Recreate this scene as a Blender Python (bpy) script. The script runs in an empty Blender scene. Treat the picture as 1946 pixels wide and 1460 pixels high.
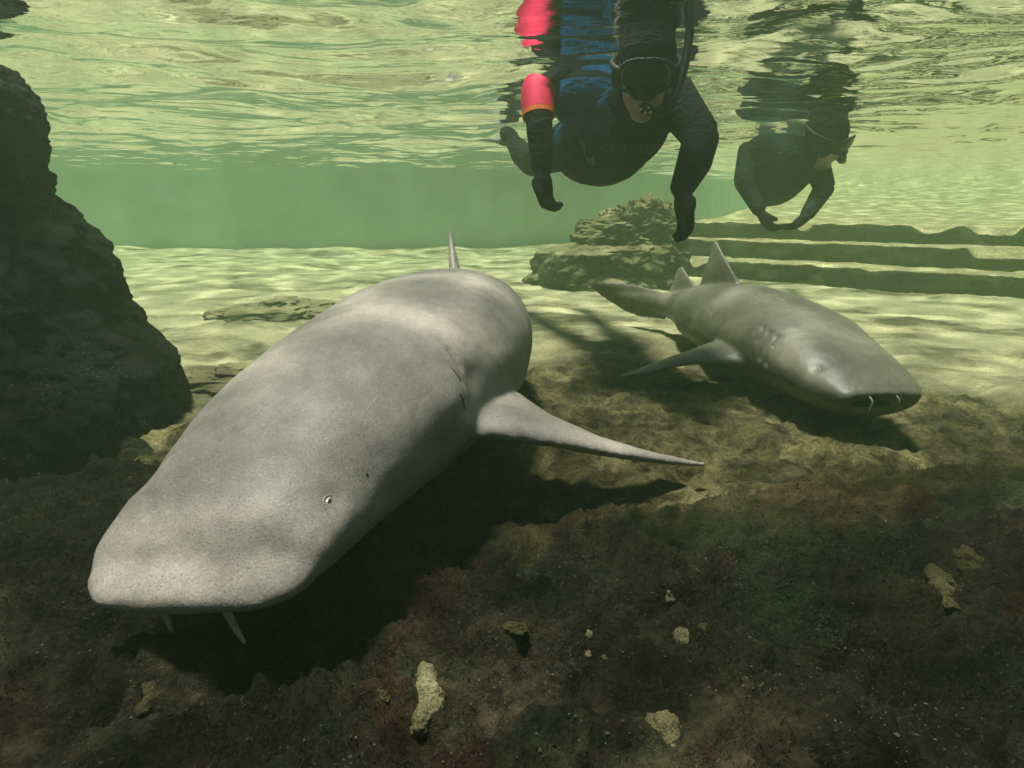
import bpy, bmesh, math, random
import numpy as np
from mathutils import Vector, Matrix
from mathutils.bvhtree import BVHTree

# ------------------------------------------------------------------ camera, sky, sun, exposure
SC = bpy.context.scene
COL = SC.collection
CAM_Z = 0.62                 # camera stands 0.62 m over the sand
PITCH = math.radians(17.5)   # looks down a little
FPX = 1062.0                 # focal length in pixels of a 1946 px wide picture
WATER_Z = 1.05               # height of the water surface

cam_data = bpy.data.cameras.new('camera')
cam_data.sensor_width = 36.0
cam_data.lens = 36.0 * FPX / 1946.0
cam_data.clip_start = 0.02
cam_data.clip_end = 200.0
cam = bpy.data.objects.new('camera', cam_data)
COL.objects.link(cam)
cam.location = (0, 0, CAM_Z)
cam.rotation_euler = (math.radians(90) - PITCH, 0, 0)
SC.camera = cam

SUN_DIR = Vector((-0.16, 0.07, 0.98)).normalized()     # towards the sun
SUN_EL = math.asin(SUN_DIR.z)
SUN_AZ = math.atan2(SUN_DIR.x, SUN_DIR.y)

world = bpy.data.worlds.new('World')
SC.world = world
world.use_nodes = True
wn = world.node_tree
wn.nodes.clear()
sky = wn.nodes.new('ShaderNodeTexSky')
sky.sky_type = 'NISHITA'
sky.sun_disc = False
sky.sun_elevation = SUN_EL
sky.sun_rotation = SUN_AZ
bg = wn.nodes.new('ShaderNodeBackground')
bg.inputs['Strength'].default_value = 0.075
wo = wn.nodes.new('ShaderNodeOutputWorld')
wn.links.new(sky.outputs[0], bg.inputs[0])
wn.links.new(bg.outputs[0], wo.inputs[0])

sun_data = bpy.data.lights.new('sun', 'SUN')
sun_data.energy = 5.0
sun_data.angle = math.radians(8.0)
sun_data.color = (1.0, 0.95, 0.85)
sun = bpy.data.objects.new('sun', sun_data)
COL.objects.link(sun)
sun.location = SUN_DIR * 30
sun.rotation_euler = SUN_DIR.to_track_quat('Z', 'Y').to_euler()

SC.view_settings.view_transform = 'Standard'
SC.view_settings.look = 'None'
SC.view_settings.gamma = 1.0
SC.view_settings.use_curve_mapping = False
SC.view_settings.exposure = 1.15

SC.render.engine = 'CYCLES'
SC.cycles.use_denoising = True
SC.cycles.max_bounces = 8
SC.cycles.diffuse_bounces = 3
SC.cycles.glossy_bounces = 4
SC.cycles.volume_bounces = 3
SC.cycles.transparent_max_bounces = 12
SC.cycles.caustics_reflective = False
SC.cycles.caustics_refractive = False
SC.cycles.sample_clamp_indirect = 4.0

rng = np.random.default_rng(7)
random.seed(7)

# ------------------------------------------------------------------ helpers
def pix_ray(px, py):
    """direction through a point of the photograph (1946 x 1460)"""
    x, y = (px - 973.0) / FPX, (730.0 - py) / FPX
    c, s = math.cos(PITCH), math.sin(PITCH)
    return Vector((x, c + y * s, -s + y * c))

CAM = Vector((0, 0, CAM_Z))

_perm = np.random.default_rng(3).permutation(256)
_perm = np.concatenate([_perm, _perm, _perm])
_grad = np.random.default_rng(4).normal(size=(256, 3))
_grad /= np.linalg.norm(_grad, axis=1)[:, None]

def perlin(p):
    p = np.asarray(p, float)
    i = np.floor(p).astype(int)
    f = p - i
    u = f * f * f * (f * (f * 6 - 15) + 10)
    i &= 255
    out = 0
    for dx in (0, 1):
        for dy in (0, 1):
            for dz in (0, 1):
                h = _perm[_perm[_perm[i[:, 0] + dx] + i[:, 1] + dy] + i[:, 2] + dz]
                g = _grad[h]
                d = (g[:, 0] * (f[:, 0] - dx) + g[:, 1] * (f[:, 1] - dy) + g[:, 2] * (f[:, 2] - dz))
                w = (u[:, 0] if dx else 1 - u[:, 0]) * (u[:, 1] if dy else 1 - u[:, 1]) * (u[:, 2] if dz else 1 - u[:, 2])
                out = out + w * d
    return out * 1.6

def fbm(p, octaves=4, gain=0.5, lac=2.03):
    a, out, p = 1.0, 0.0, np.asarray(p, float)
    for k in range(octaves):
        out = out + a * perlin(p + 17.3 * k)
        p = p * lac
        a *= gain
    return out

def ridged(p, octaves=4, gain=0.5, lac=2.1):
    a, out, p = 1.0, 0.0, np.asarray(p, float)
    for k in range(octaves):
        out = out + a * (1 - 2 * np.abs(perlin(p + 9.1 * k)))
        p = p * lac
        a *= gain
    return out

def smooth(a, b, x):
    t = np.clip((x - a) / (b - a), 0, 1)
    return t * t * (3 - 2 * t)

def mesh_np(name, verts, quads, shade=True):
    me = bpy.data.meshes.new(name)
    verts = np.asarray(verts, np.float32)
    quads = np.asarray(quads, np.int32)
    n = quads.shape[1]
    me.vertices.add(len(verts))
    me.vertices.foreach_set('co', verts.ravel())
    me.loops.add(quads.size)
    me.loops.foreach_set('vertex_index', quads.ravel())
    me.polygons.add(len(quads))
    me.polygons.foreach_set('loop_start', np.arange(0, quads.size, n, dtype=np.int32))
    me.polygons.foreach_set('loop_total', np.full(len(quads), n, np.int32))
    me.polygons.foreach_set('use_smooth', np.full(len(quads), shade, bool))
    me.update(calc_edges=True)
    me.validate()
    return me

def grid_quads(nu, nv, wrap_u=False):
    """vertex index = v * nu + u"""
    u = np.arange(nu if wrap_u else nu - 1)
    v = np.arange(nv - 1)
    U, V = np.meshgrid(u, v)
    U, V = U.ravel(), V.ravel()
    U2 = (U + 1) % nu
    return np.stack([V * nu + U, V * nu + U2, (V + 1) * nu + U2, (V + 1) * nu + U], 1)

def link(name, me, m=None, parent=None):
    o = bpy.data.objects.new(name, me)
    COL.objects.link(o)
    if m is not None:
        me.materials.clear()
        me.materials.append(m)
    if parent is not None:
        o.parent = parent
        o.matrix_parent_inverse = parent.matrix_basis.inverted()
    return o

def tag(o, label=None, cat=None, group=None, kind=None):
    if label: o['label'] = label
    if cat: o['category'] = cat
    if group: o['group'] = group
    if kind: o['kind'] = kind
    return o

def empty(name, loc):
    o = bpy.data.objects.new(name, None)
    COL.objects.link(o)
    o.location = loc
    o.empty_display_size = 0.1
    return o

def bm_mesh(name, bm, shade=True):
    me = bpy.data.meshes.new(name)
    bm.to_mesh(me)
    bm.free()
    for p in me.polygons:
        p.use_smooth = shade
    return me

def catmull(P, n_per=8):
    P = np.asarray(P, float)
    Q = np.vstack([2 * P[0] - P[1], P, 2 * P[-1] - P[-2]])
    out = []
    for i in range(1, len(Q) - 2):
        p0, p1, p2, p3 = Q[i - 1], Q[i], Q[i + 1], Q[i + 2]
        for t in np.linspace(0, 1, n_per, endpoint=False):
            out.append(0.5 * ((2 * p1) + (-p0 + p2) * t + (2 * p0 - 5 * p1 + 4 * p2 - p3) * t * t
                              + (-p0 + 3 * p1 - 3 * p2 + p3) * t ** 3))
    out.append(P[-1])
    return np.array(out)

def add_tube(bm, pts, rads, seg=12, sx=1.0):
    """tapered tube with round ends through the points"""
    pts = [Vector(p) for p in pts]
    rings = []
    prev = None
    n = len(pts)
    for i, p in enumerate(pts):
        d = (pts[min(i + 1, n - 1)] - pts[max(i - 1, 0)]).normalized()
        if prev is None:
            a = d.orthogonal().normalized()
        else:
            a = (prev - d * prev.dot(d)).normalized()
        prev = a
        b = d.cross(a)
        ring = []
        for k in range(seg):
            t = 2 * math.pi * k / seg
            ring.append(bm.verts.new(p + (a * math.cos(t) * sx + b * math.sin(t)) * rads[i]))
        rings.append(ring)
    for r0, r1 in zip(rings, rings[1:]):
        for k in range(seg):
            bm.faces.new((r0[k], r0[(k + 1) % seg], r1[(k + 1) % seg], r1[k]))
    for ring, p, s, r in ((rings[0], pts[0], -1, rads[0]), (rings[-1], pts[-1], 1, rads[-1])):
        d = (pts[1] - pts[0]).normalized() if s < 0 else (pts[-1] - pts[-2]).normalized()
        c = bm.verts.new(p + d * s * r * 0.55)
        for k in range(seg):
            f = (ring[k], ring[(k + 1) % seg], c)
            bm.faces.new(f if s > 0 else f[::-1])

def add_ball(bm, c, rx, ry=None, rz=None, rot=None, seg=20):
    ry = rx if ry is None else ry
    rz = rx if rz is None else rz
    m = Matrix.Translation(Vector(c)) @ (rot.to_4x4() if rot is not None else Matrix()) @ Matrix.Diagonal((rx, ry, rz, 1))
    bmesh.ops.create_uvsphere(bm, u_segments=seg, v_segments=seg // 2 + 2, radius=1.0, matrix=m)

def remesh(bm, voxel, smooth_it=6, factor=0.5):
    """one continuous skin round all the closed shells in bm"""
    me = bm_mesh('tmp', bm)
    o = bpy.data.objects.new('tmp', me)
    COL.objects.link(o)
    r = o.modifiers.new('r', 'REMESH')
    r.mode = 'VOXEL'
    r.voxel_size = voxel
    r.use_smooth_shade = True
    if smooth_it:
        s = o.modifiers.new('s', 'SMOOTH')
        s.factor = factor
        s.iterations = smooth_it
    dg = bpy.context.evaluated_depsgraph_get()
    out = bpy.data.meshes.new_from_object(o.evaluated_get(dg))
    bpy.data.objects.remove(o)
    bpy.data.meshes.remove(me)
    out.polygons.foreach_set('use_smooth', np.ones(len(out.polygons), bool))
    return out

def get_co(me):
    a = np.empty(len(me.vertices) * 3, np.float32)
    me.vertices.foreach_get('co', a)
    return a.reshape(-1, 3).astype(float)

def get_no(me):
    a = np.empty(len(me.vertices) * 3, np.float32)
    me.vertex_normals.foreach_get('vector', a)
    return a.reshape(-1, 3).astype(float)

def set_co(me, co):
    me.vertices.foreach_set('co', np.asarray(co, np.float32).ravel())
    me.update()

def bvh_of(me):
    return BVHTree.FromPolygons([v.co for v in me.vertices], [p.vertices for p in me.polygons])

# ------------------------------------------------------------------ materials
class NT:
    def __init__(self, name):
        self.m = bpy.data.materials.new(name)
        self.m.use_nodes = True
        self.t = self.m.node_tree
        self.t.nodes.clear()
        self.out = self.n('OutputMaterial')
        self.pos = self.n('NewGeometry').outputs['Position']
    def n(self, kind, **kw):
        nd = self.t.nodes.new('ShaderNode' + kind)
        for k, v in kw.items():
            if hasattr(nd, k) and k not in nd.inputs:
                setattr(nd, k, v)
            else:
                nd.inputs[k].default_value = v
        return nd
    def l(self, a, b):
        self.t.links.new(a, b)
        return b
    def noise(self, scale, detail=4.0, rough=0.55, vec=None, dist=0.0, stretch=None):
        nd = self.n('TexNoise')
        nd.inputs['Scale'].default_value = scale
        nd.inputs['Detail'].default_value = detail
        nd.inputs['Roughness'].default_value = rough
        nd.inputs['Distortion'].default_value = dist
        v = vec if vec is not None else self.pos
        if stretch is not None:
            mp = self.n('Mapping')
            mp.inputs['Scale'].default_value = stretch
            self.l(v, mp.inputs['Vector'])
            v = mp.outputs[0]
        self.l(v, nd.inputs['Vector'])
        return nd.outputs['Fac']
    def ramp(self, fac, stops):
        nd = self.n('ValToRGB')
        cr = nd.color_ramp
        while len(cr.elements) < len(stops):
            cr.elements.new(0.5)
        for e, (p, c) in zip(cr.elements, stops):
            e.position = p
            e.color = (c, c, c, 1) if isinstance(c, (int, float)) else (*c, 1)
        self.l(fac, nd.inputs[0])
        return nd.outputs[0]
    def mix(self, fac, a, b, mode='MIX'):
        nd = self.n('Mix')
        nd.data_type = 'RGBA'
        nd.blend_type = mode
        for s, v in ((nd.inputs['Factor'], fac), (nd.inputs[6], a), (nd.inputs[7], b)):
            if isinstance(v, (int, float)):
                s.default_value = v if s.type == 'VALUE' else (v, v, v, 1)
            elif isinstance(v, tuple):
                s.default_value = (*v, 1)
            else:
                self.l(v, s)
        return nd.outputs[2]
    def math(self, op, a, b=0.0):
        nd = self.n('Math')
        nd.operation = op
        for s, v in zip(nd.inputs, (a, b)):
            if isinstance(v, (int, float)):
                s.default_value = v
            else:
                self.l(v, s)
        return nd.outputs[0]
    def bump(self, h, strength=0.5, dist=0.01, normal=None):
        nd = self.n('Bump')
        nd.inputs['Strength'].default_value = strength
        nd.inputs['Distance'].default_value = dist
        self.l(h, nd.inputs['Height'])
        if normal is not None:
            self.l(normal, nd.inputs['Normal'])
        return nd.outputs[0]
    def principled(self, color, rough=0.7, normal=None, spec=0.3):
        b = self.n('BsdfPrincipled')
        for k, v in (('Base Color', color), ('Roughness', rough)):
            if isinstance(v, (int, float)):
                b.inputs[k].default_value = v
            elif isinstance(v, tuple):
                b.inputs[k].default_value = (*v, 1)
            else:
                self.l(v, b.inputs[k])
        b.inputs['Specular IOR Level'].default_value = spec
        if normal is not None:
            self.l(normal, b.inputs['Normal'])
        self.l(b.outputs[0], self.out.inputs['Surface'])
        return b

def mat_simple(name, c, rough=0.6, spec=0.3, var=0.15, scale=30.0, bump=0.0):
    t = NT(name)
    f = t.noise(scale, 4)
    lo = tuple(x * (1 - var) for x in c)
    hi = tuple(min(1, x * (1 + var)) for x in c)
    nrm = t.bump(t.noise(scale * 6, 4), 0.4, bump) if bump else None
    t.principled(t.ramp(f, [(0.3, lo), (0.7, hi)]), rough, nrm, spec)
    return t.m

def mat_suit(name, c):
    t = NT(name)
    w = t.noise(16, 3, 0.5, dist=1.2, stretch=(1, 1, 2.2))
    col = t.ramp(t.noise(40, 4), [(0.3, tuple(x * 0.7 for x in c)), (0.7, tuple(x * 1.4 for x in c))])
    t.principled(col, 0.85, t.bump(w, 0.7, 0.02), 0.05)
    return t.m

def mat_sand():
    t = NT('sand_and_algae')
    base = t.ramp(t.noise(60, 5, 0.6), [(0.3, (0.40, 0.40, 0.19)), (0.7, (0.58, 0.57, 0.34))])
    big = t.noise(1.7, 5, 0.6, dist=0.6, stretch=(0.8, 1.5, 1))
    film = t.ramp(big, [(0.46, 0.0), (0.62, 0.85)])
    sep = t.n('SeparateXYZ'); t.l(t.pos, sep.inputs[0])
    near = t.math('ADD', sep.outputs['Y'], t.math('MULTIPLY', t.math('ABSOLUTE', t.math('SUBTRACT', sep.outputs['X'], 0.4)), 0.45))
    near = t.math('ADD', near, t.math('MULTIPLY', t.noise(3.0, 5, 0.6, dist=0.5), 1.6))
    nearf = t.ramp(t.math('DIVIDE', near, 4.0), [(0.74, 1.0), (0.93, 0.0)])
    film = t.mix(1.0, film, nearf, 'LIGHTEN')
    fine = t.ramp(t.noise(14, 6, 0.7, stretch=(0.6, 1.5, 1)), [(0.34, 0.93), (0.54, 1.0)])
    film = t.mix(1.0, film, fine, 'MULTIPLY')
    fc = t.ramp(t.noise(11, 8, 0.72, dist=0.3), [(0.38, (0.016, 0.014, 0.005)), (0.5, (0.06, 0.053, 0.02)), (0.66, (0.15, 0.135, 0.058))])
    fc = t.mix(t.ramp(t.noise(3.3, 7, 0.68, dist=0.6), [(0.5, 0.0), (0.64, 0.8)]), fc, (0.32, 0.295, 0.13))
    fc = t.mix(0.8, fc, t.ramp(t.noise(70, 6, 0.75), [(0.36, 0.2), (0.58, 1.0)]), 'MULTIPLY')
    c = t.mix(film, base, fc)
    peb = t.ramp(t.noise(220, 3, 0.6), [(0.35, 0.45), (0.55, 1.0)])
    c = t.mix(0.5, c, peb, 'MULTIPLY')
    h = t.mix(0.5, t.noise(28, 6, 0.65), t.noise(240, 3, 0.6))
    t.principled(c, 0.9, t.bump(h, 0.9, 0.02), 0.1)
    return t.m

def mat_rock(name, dark, mid, warm, green, speck=0.25, scale=1.0, bump=0.014, top_tone=None, silt=None, shore=False):
    t = NT(name)
    a = t.noise(5 * scale, 6, 0.62, dist=0.4)
    b = t.noise(2.6 * scale, 5, 0.6, dist=0.8)
    c = t.ramp(a, [(0.32, dark), (0.55, mid), (0.75, tuple(x * 1.7 for x in mid))])
    c = t.mix(t.ramp(b, [(0.52, 0.0), (0.66, 0.8)]), c, warm)
    c = t.mix(t.ramp(t.noise(3.4 * scale, 5, 0.6, dist=0.5, stretch=(1, 1, 1.3)), [(0.5, 0.0), (0.7, 0.75)]), c, green)
    grain = t.noise(130 * scale, 4, 0.7)
    c = t.mix(0.9, c, t.ramp(grain, [(0.34, 0.12), (0.48, 0.6), (0.62, 1.0)]), 'MULTIPLY')
    patch = t.ramp(t.noise(9 * scale, 4), [(0.42, 0.1), (0.6, 1.0)])
    sp = t.ramp(t.noise(210 * scale, 2, 0.5), [(0.63, 0.0), (0.7, speck)])
    sp = t.mix(1.0, sp, patch, 'MULTIPLY')
    c = t.mix(sp, c, (0.45, 0.42, 0.28))
    if silt:      # sediment lying in patches
        sm = t.ramp(t.noise(2.1 * scale, 6, 0.62, dist=0.7), [(0.5, 0.0), (0.68, 0.8)])
        sm = t.mix(1.0, sm, t.ramp(t.noise(40 * scale, 5, 0.7), [(0.4, 0.15), (0.62, 1.0)]), 'MULTIPLY')
        c = t.mix(sm, c, silt)
    if shore:     # algae-brown sediment thickens where the shelf runs out under the sand
        sx = t.n('SeparateXYZ'); t.l(t.pos, sx.inputs[0])
        e = t.math('SUBTRACT', sx.outputs['Y'], t.math('MULTIPLY', t.math('MAXIMUM', t.math('SUBTRACT', sx.outputs['X'], 0.35), 0.0), 0.3))
        e = t.math('ADD', e, t.math('MULTIPLY', t.noise(5, 6, 0.65, dist=0.4), 0.7))
        e = t.math('SUBTRACT', e, t.math('MULTIPLY', t.math('MAXIMUM', t.math('SUBTRACT', -0.35, sx.outputs['X']), 0.0), 1.6))
        em = t.ramp(t.math('DIVIDE', e, 2.0), [(0.60, 0.0), (0.78, 1.0)])
        em = t.mix(1.0, em, t.ramp(t.noise(17, 6, 0.7), [(0.36, 0.25), (0.56, 1.0)]), 'MULTIPLY')
        c = t.mix(em, c, t.ramp(t.noise(9, 6, 0.65), [(0.36, (0.03, 0.027, 0.009)), (0.52, (0.07, 0.06, 0.024)), (0.7, (0.17, 0.15, 0.06))]))
    if top_tone:      # second colour blended in on faces that look up
        g = t.n('NewGeometry'); sp_ = t.n('SeparateXYZ'); t.l(g.outputs['Normal'], sp_.inputs[0])
        dm = t.mix(1.0, t.ramp(sp_.outputs['Z'], [(0.45, 0.0), (0.85, 1.0)]), t.ramp(t.noise(7, 5, 0.6), [(0.35, 0.2), (0.6, 0.9)]), 'MULTIPLY')
        c = t.mix(dm, c, top_tone)
    h = t.mix(0.45, t.noise(26 * scale, 8, 0.7), t.noise(120 * scale, 5, 0.7))
    t.principled(c, 0.92, t.bump(h, 1.0, bump * 1.7), 0.12)
    return t.m

def mat_shark(name, lo, hi, speck=1.0, gloss=0.55):
    t = NT(name)
    c = t.ramp(t.noise(7, 5, 0.6), [(0.3, lo), (0.72, hi)])
    dots = t.ramp(t.noise(420, 2, 0.5), [(0.36, 0.25), (0.44, 1.0)])
    c = t.mix(0.5 * speck, c, dots, 'MULTIPLY')
    lite = t.ramp(t.noise(260, 3, 0.6), [(0.56, 0.0), (0.7, 0.35 * speck)])
    c = t.mix(lite, c, (0.52, 0.5, 0.45))
    blot = t.mix(1.0, t.ramp(t.noise(30, 5, 0.65, dist=0.4), [(0.34, 0.74), (0.58, 1.0)]), t.ramp(t.noise(5, 5, 0.6, dist=0.5), [(0.36, 0.72), (0.6, 1.0)]), 'MULTIPLY')
    c = t.mix(0.8, c, blot, 'MULTIPLY')
    scuff = t.ramp(t.noise(24, 3, 0.6, dist=1.5, stretch=(1.0, 0.25, 1.0)), [(0.66, 0.0), (0.70, 0.3), (0.72, 0.0)])
    c = t.mix(scuff, c, (0.5, 0.48, 0.43))
    h = t.mix(0.5, t.noise(300, 3, 0.6), t.noise(60, 4, 0.6))
    t.principled(c, gloss, t.bump(h, 0.28, 0.004), 0.35)
    return t.m

def mat_water_surface():
    """mirror where light meets the surface at a flat angle, clear where it is steep; an added caustic pattern filters the sunlight"""
    t = NT('rippled_water_surface')
    n1 = t.noise(8, 4, 0.5, dist=0.6, stretch=(0.6, 1.4, 1))
    nrm = t.bump(n1, 0.3, 0.010)
    fr = t.n('Fresnel')
    fr.inputs['IOR'].default_value = 1.333
    t.l(nrm, fr.inputs['Normal'])
    gl = t.n('BsdfGlossy')
    gl.inputs['Roughness'].default_value = 0.0
    gl.inputs['Color'].default_value = (1, 1, 1, 1)
    t.l(nrm, gl.inputs['Normal'])
    tr = t.n('BsdfTransparent')
    warp = t.n('TexNoise')
    warp.inputs['Scale'].default_value = 5.0
    warp.inputs['Detail'].default_value = 3.0
    t.l(t.pos, warp.inputs['Vector'])
    vm = t.n('VectorMath'); vm.operation = 'SCALE'; vm.inputs['Scale'].default_value = 0.22
    t.l(warp.outputs['Color'], vm.inputs[0])
    va = t.n('VectorMath'); va.operation = 'ADD'
    t.l(t.pos, va.inputs[0]); t.l(vm.outputs[0], va.inputs[1])
    vo = t.n('TexVoronoi')
    vo.feature = 'SMOOTH_F1'
    vo.voronoi_dimensions = '2D'
    vo.inputs['Scale'].default_value = 5.5
    vo.inputs['Smoothness'].default_value = 0.25
    t.l(va.outputs[0], vo.inputs['Vector'])
    caustic_gobo = t.ramp(vo.outputs['Distance'], [(0.15, 0.36), (0.45, 0.5), (0.72, 1.0)])  # caustic patches added as a patterned tint in the transparency
    t.l(caustic_gobo, tr.inputs['Color'])
    mx = t.n('MixShader')
    t.l(fr.outputs[0], mx.inputs[0])
    t.l(tr.outputs[0], mx.inputs[1])
    t.l(gl.outputs[0], mx.inputs[2])
    t.l(mx.outputs[0], t.out.inputs['Surface'])
    return t.m

M = {
    'sand': mat_sand(),
    'fg': mat_rock('dark_encrusted_rock', (0.002, 0.0017, 0.0008), (0.02, 0.0175, 0.008), (0.055, 0.015, 0.010), (0.018, 0.042, 0.013), 0.14, silt=(0.14, 0.122, 0.07), shore=True),
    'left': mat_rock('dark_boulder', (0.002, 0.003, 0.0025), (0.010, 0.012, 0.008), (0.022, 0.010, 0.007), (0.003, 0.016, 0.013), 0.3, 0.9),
    'strata': mat_rock('layered_rock', (0.035, 0.034, 0.014), (0.10, 0.095, 0.042), (0.08, 0.066, 0.03), (0.06, 0.075, 0.03), 0.2, 0.6, 0.03, top_tone=(0.42, 0.4, 0.2)),
    'riser': mat_rock('shade_dark_riser', (0.014, 0.015, 0.005), (0.04, 0.042, 0.014), (0.035, 0.03, 0.01), (0.028, 0.038, 0.01), 0.1, 0.5, 0.02),  # upright step faces coloured dark to stand for their shade
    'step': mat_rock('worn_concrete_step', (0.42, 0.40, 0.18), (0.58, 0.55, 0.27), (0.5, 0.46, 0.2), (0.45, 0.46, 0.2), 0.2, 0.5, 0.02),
    'flat': mat_rock('rubble', (0.07, 0.065, 0.035), (0.17, 0.155, 0.085), (0.12, 0.1, 0.06), (0.1, 0.12, 0.055), 0.3, 1.2, 0.015, top_tone=(0.35, 0.33, 0.16)),
    'wall': mat_simple('haze_lightened_wall', (0.38, 0.50, 0.46), 0.8, 0.1, 0.2, 1.2, 0.01),  # lightened so that water haze is put into the wall colour
    'shark': mat_shark('grey_shark_skin', (0.235, 0.216, 0.185), (0.335, 0.314, 0.272)),
    'shark2': mat_shark('olive_grey_shark_skin', (0.12, 0.12, 0.085), (0.19, 0.185, 0.135), 0.35, 0.42),
    'barbel': mat_simple('pale_barbel_skin', (0.4, 0.37, 0.32), 0.6),
    'eye': mat_simple('pale_eye_rim', (0.55, 0.53, 0.46), 0.35, 0.4),
    'pupil': mat_simple('black_pupil', (0.01, 0.01, 0.01), 0.1, 0.5),
    'gill': mat_simple('gill_shadow_skin', (0.11, 0.10, 0.088), 0.8, 0.1),
    'dark': mat_simple('dark_flesh', (0.02, 0.018, 0.014), 0.8, 0.1),
    'suit': mat_suit('black_neoprene', (0.005, 0.0065, 0.006)),
    'suit2': mat_suit('dark_green_neoprene', (0.008, 0.018, 0.014)),
    'vest': mat_suit('navy_rash_vest', (0.004, 0.04, 0.085)),
    'skin': mat_simple('face_skin', (0.34, 0.24, 0.19), 0.55, 0.3, 0.1),
    'pink': mat_simple('neon_pink_cloth', (0.85, 0.035, 0.12), 0.6, 0.2, 0.1, 40),
    'orange': mat_simple('orange_hem', (0.75, 0.15, 0.03), 0.6),
    'rubber': mat_simple('black_rubber', (0.006, 0.007, 0.007), 0.6, 0.2),
    'lens': mat_simple('dark_mask_lens', (0.005, 0.014, 0.012), 0.25, 0.25),
    'metal': mat_simple('clear_plastic_valve', (0.6, 0.6, 0.55), 0.25, 0.6),
    'print': mat_simple('faded_chest_print', (0.045, 0.05, 0.042), 0.8),
    'greyprint': mat_simple('pale_side_panel', (0.09, 0.09, 0.075), 0.8),
    'hem': mat_simple('pale_hem', (0.28, 0.27, 0.2), 0.8),
    'fin': mat_simple('grey_green_swim_fin', (0.1, 0.13, 0.11), 0.5),
    'sponge': mat_rock('pale_crust', (0.17, 0.16, 0.075), (0.27, 0.255, 0.13), (0.22, 0.2, 0.09), (0.2, 0.22, 0.1), 0.2, 3.0, 0.008),
    'sponge2': mat_rock('olive_crust', (0.04, 0.04, 0.014), (0.095, 0.09, 0.034), (0.08, 0.065, 0.024), (0.06, 0.075, 0.026), 0.2, 3.0, 0.008),
    'grit': mat_simple('pale_grit', (0.07, 0.065, 0.04), 0.9, 0.1, 0.6, 90),
    'turf': mat_simple('algae_blades', (0.018, 0.019, 0.007), 0.9, 0.1, 0.6, 8),
    'mote': mat_simple('drifting_silt', (0.4, 0.4, 0.3), 0.9),
    'surface': mat_water_surface(),
}

# ------------------------------------------------------------------ the setting
def spaced(lo_far, lo, hi, hi_far, step, grow=1.06):
    mid = list(np.arange(lo, hi, step))
    out, s, x = [], step, hi
    while x < hi_far:
        out.append(x); s *= grow; x += s
    out.append(hi_far)
    neg, s, x = [], step, lo - step
    while x > lo_far:
        neg.append(x); s *= grow; x -= s
    neg.append(lo_far)
    return np.array(neg[::-1] + mid + out)

def sand_z(x, y):
    p = np.stack([x, y, np.zeros_like(x)], 1)
    zone = smooth(3.0, 1.9, y + 0.45 * np.abs(x - 0.4))
    z = zone * (0.026 * fbm(p * 6 + 3, 5, 0.58) + 0.014 * (ridged(p * 11 + 1, 4, 0.6) - 0.5)) + 0.03 * fbm(p * 0.9, 3) + 0.012 * fbm(p * np.array([4, 7, 1]), 4) + 0.004 * fbm(p * 22, 3)
    return z

def fg_z(x, y):
    """dark rock shelf in front: rises from under the sand towards the camera"""
    p = np.stack([x, y, np.zeros_like(x)], 1)
    edge = 1.12 + 0.42 * smooth(0.35, 1.7, x) + 0.42 * smooth(-0.4, -1.0, x) + 0.10 * fbm(p * 2.2, 4)
    d = edge - y
    h = -0.09 + 0.095 * smooth(-0.30, 0.25, d) + 0.075 * smooth(0.15, 0.9, d)
    h += 0.10 * np.exp(-(((x - 1.0) / 0.45) ** 2 + ((y - 0.55) / 0.38) ** 2))
    h += 0.035 * np.exp(-(((x - 0.50) / 0.15) ** 2 + ((y - 1.04) / 0.10) ** 2))
    amp = smooth(-0.05, 0.25, d)
    lump = 0.034 * fbm(p * 5.5, 5, 0.55) + 0.026 * (ridged(p * np.array([7.0, 9.0, 1]) + 3, 4, 0.55) - 0.6)
    pit = -0.028 * smooth(0.3, 0.7, perlin(p * 16 + 5)) + 0.012 * fbm(p * 30, 4, 0.6) + 0.0045 * fbm(p * 95, 3, 0.6)
    h = h - 0.3 * smooth(1.6, 1.9, y) - 0.3 * smooth(1.85, 2.2, x)
    return h + amp * (lump + pit)

def build_floor():
    xs = spaced(-19.5, -2.2, 3.6, 19.5, 0.02, 1.05)
    ys = spaced(-7.5, 0.3, 4.6, 27.5, 0.02, 1.045)
    X, Y = np.meshgrid(xs, ys)
    x, y = X.ravel(), Y.ravel()
    z = sand_z(x, y)
    wy = 8.5 + 0.35 * np.maximum(x + 1.0, 0) ** 1.6
    z = z + (0.06 + 0.05 * fbm(np.stack([x * 0.8, x * 0, x * 0], 1), 3)) * smooth(-1.1, 0.0, y - wy)
    rim = np.maximum(smooth(16.5, 19.2, np.abs(x)), np.maximum(smooth(22.5, 27, y), smooth(-4.5, -7.2, y)))
    edge = 1.12 + 0.42 * smooth(0.35, 1.7, x)
    z = z - 0.12 * smooth(-0.02, 0.28, edge - y)
    z = z + rim * (WATER_Z + 0.1)
    o = link('lagoon_floor', mesh_np('lagoon_floor', np.stack([x, y, z], 1), grid_quads(len(xs), len(ys))), M['sand'])
    tag(o, 'pale sandy lagoon floor with patches of brown algae', kind='structure')
    xs = np.arange(-1.9, 2.3, 0.0065)
    ys = np.arange(0.12, 1.95, 0.0065)
    X, Y = np.meshgrid(xs, ys)
    x, y = X.ravel(), Y.ravel()
    o = link('rock_shelf', mesh_np('rock_shelf', np.stack([x, y, fg_z(x, y)], 1), grid_quads(len(xs), len(ys))), M['fg'])
    tag(o, 'dark encrusted rock shelf filling the foreground', kind='structure')

build_floor()

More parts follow.
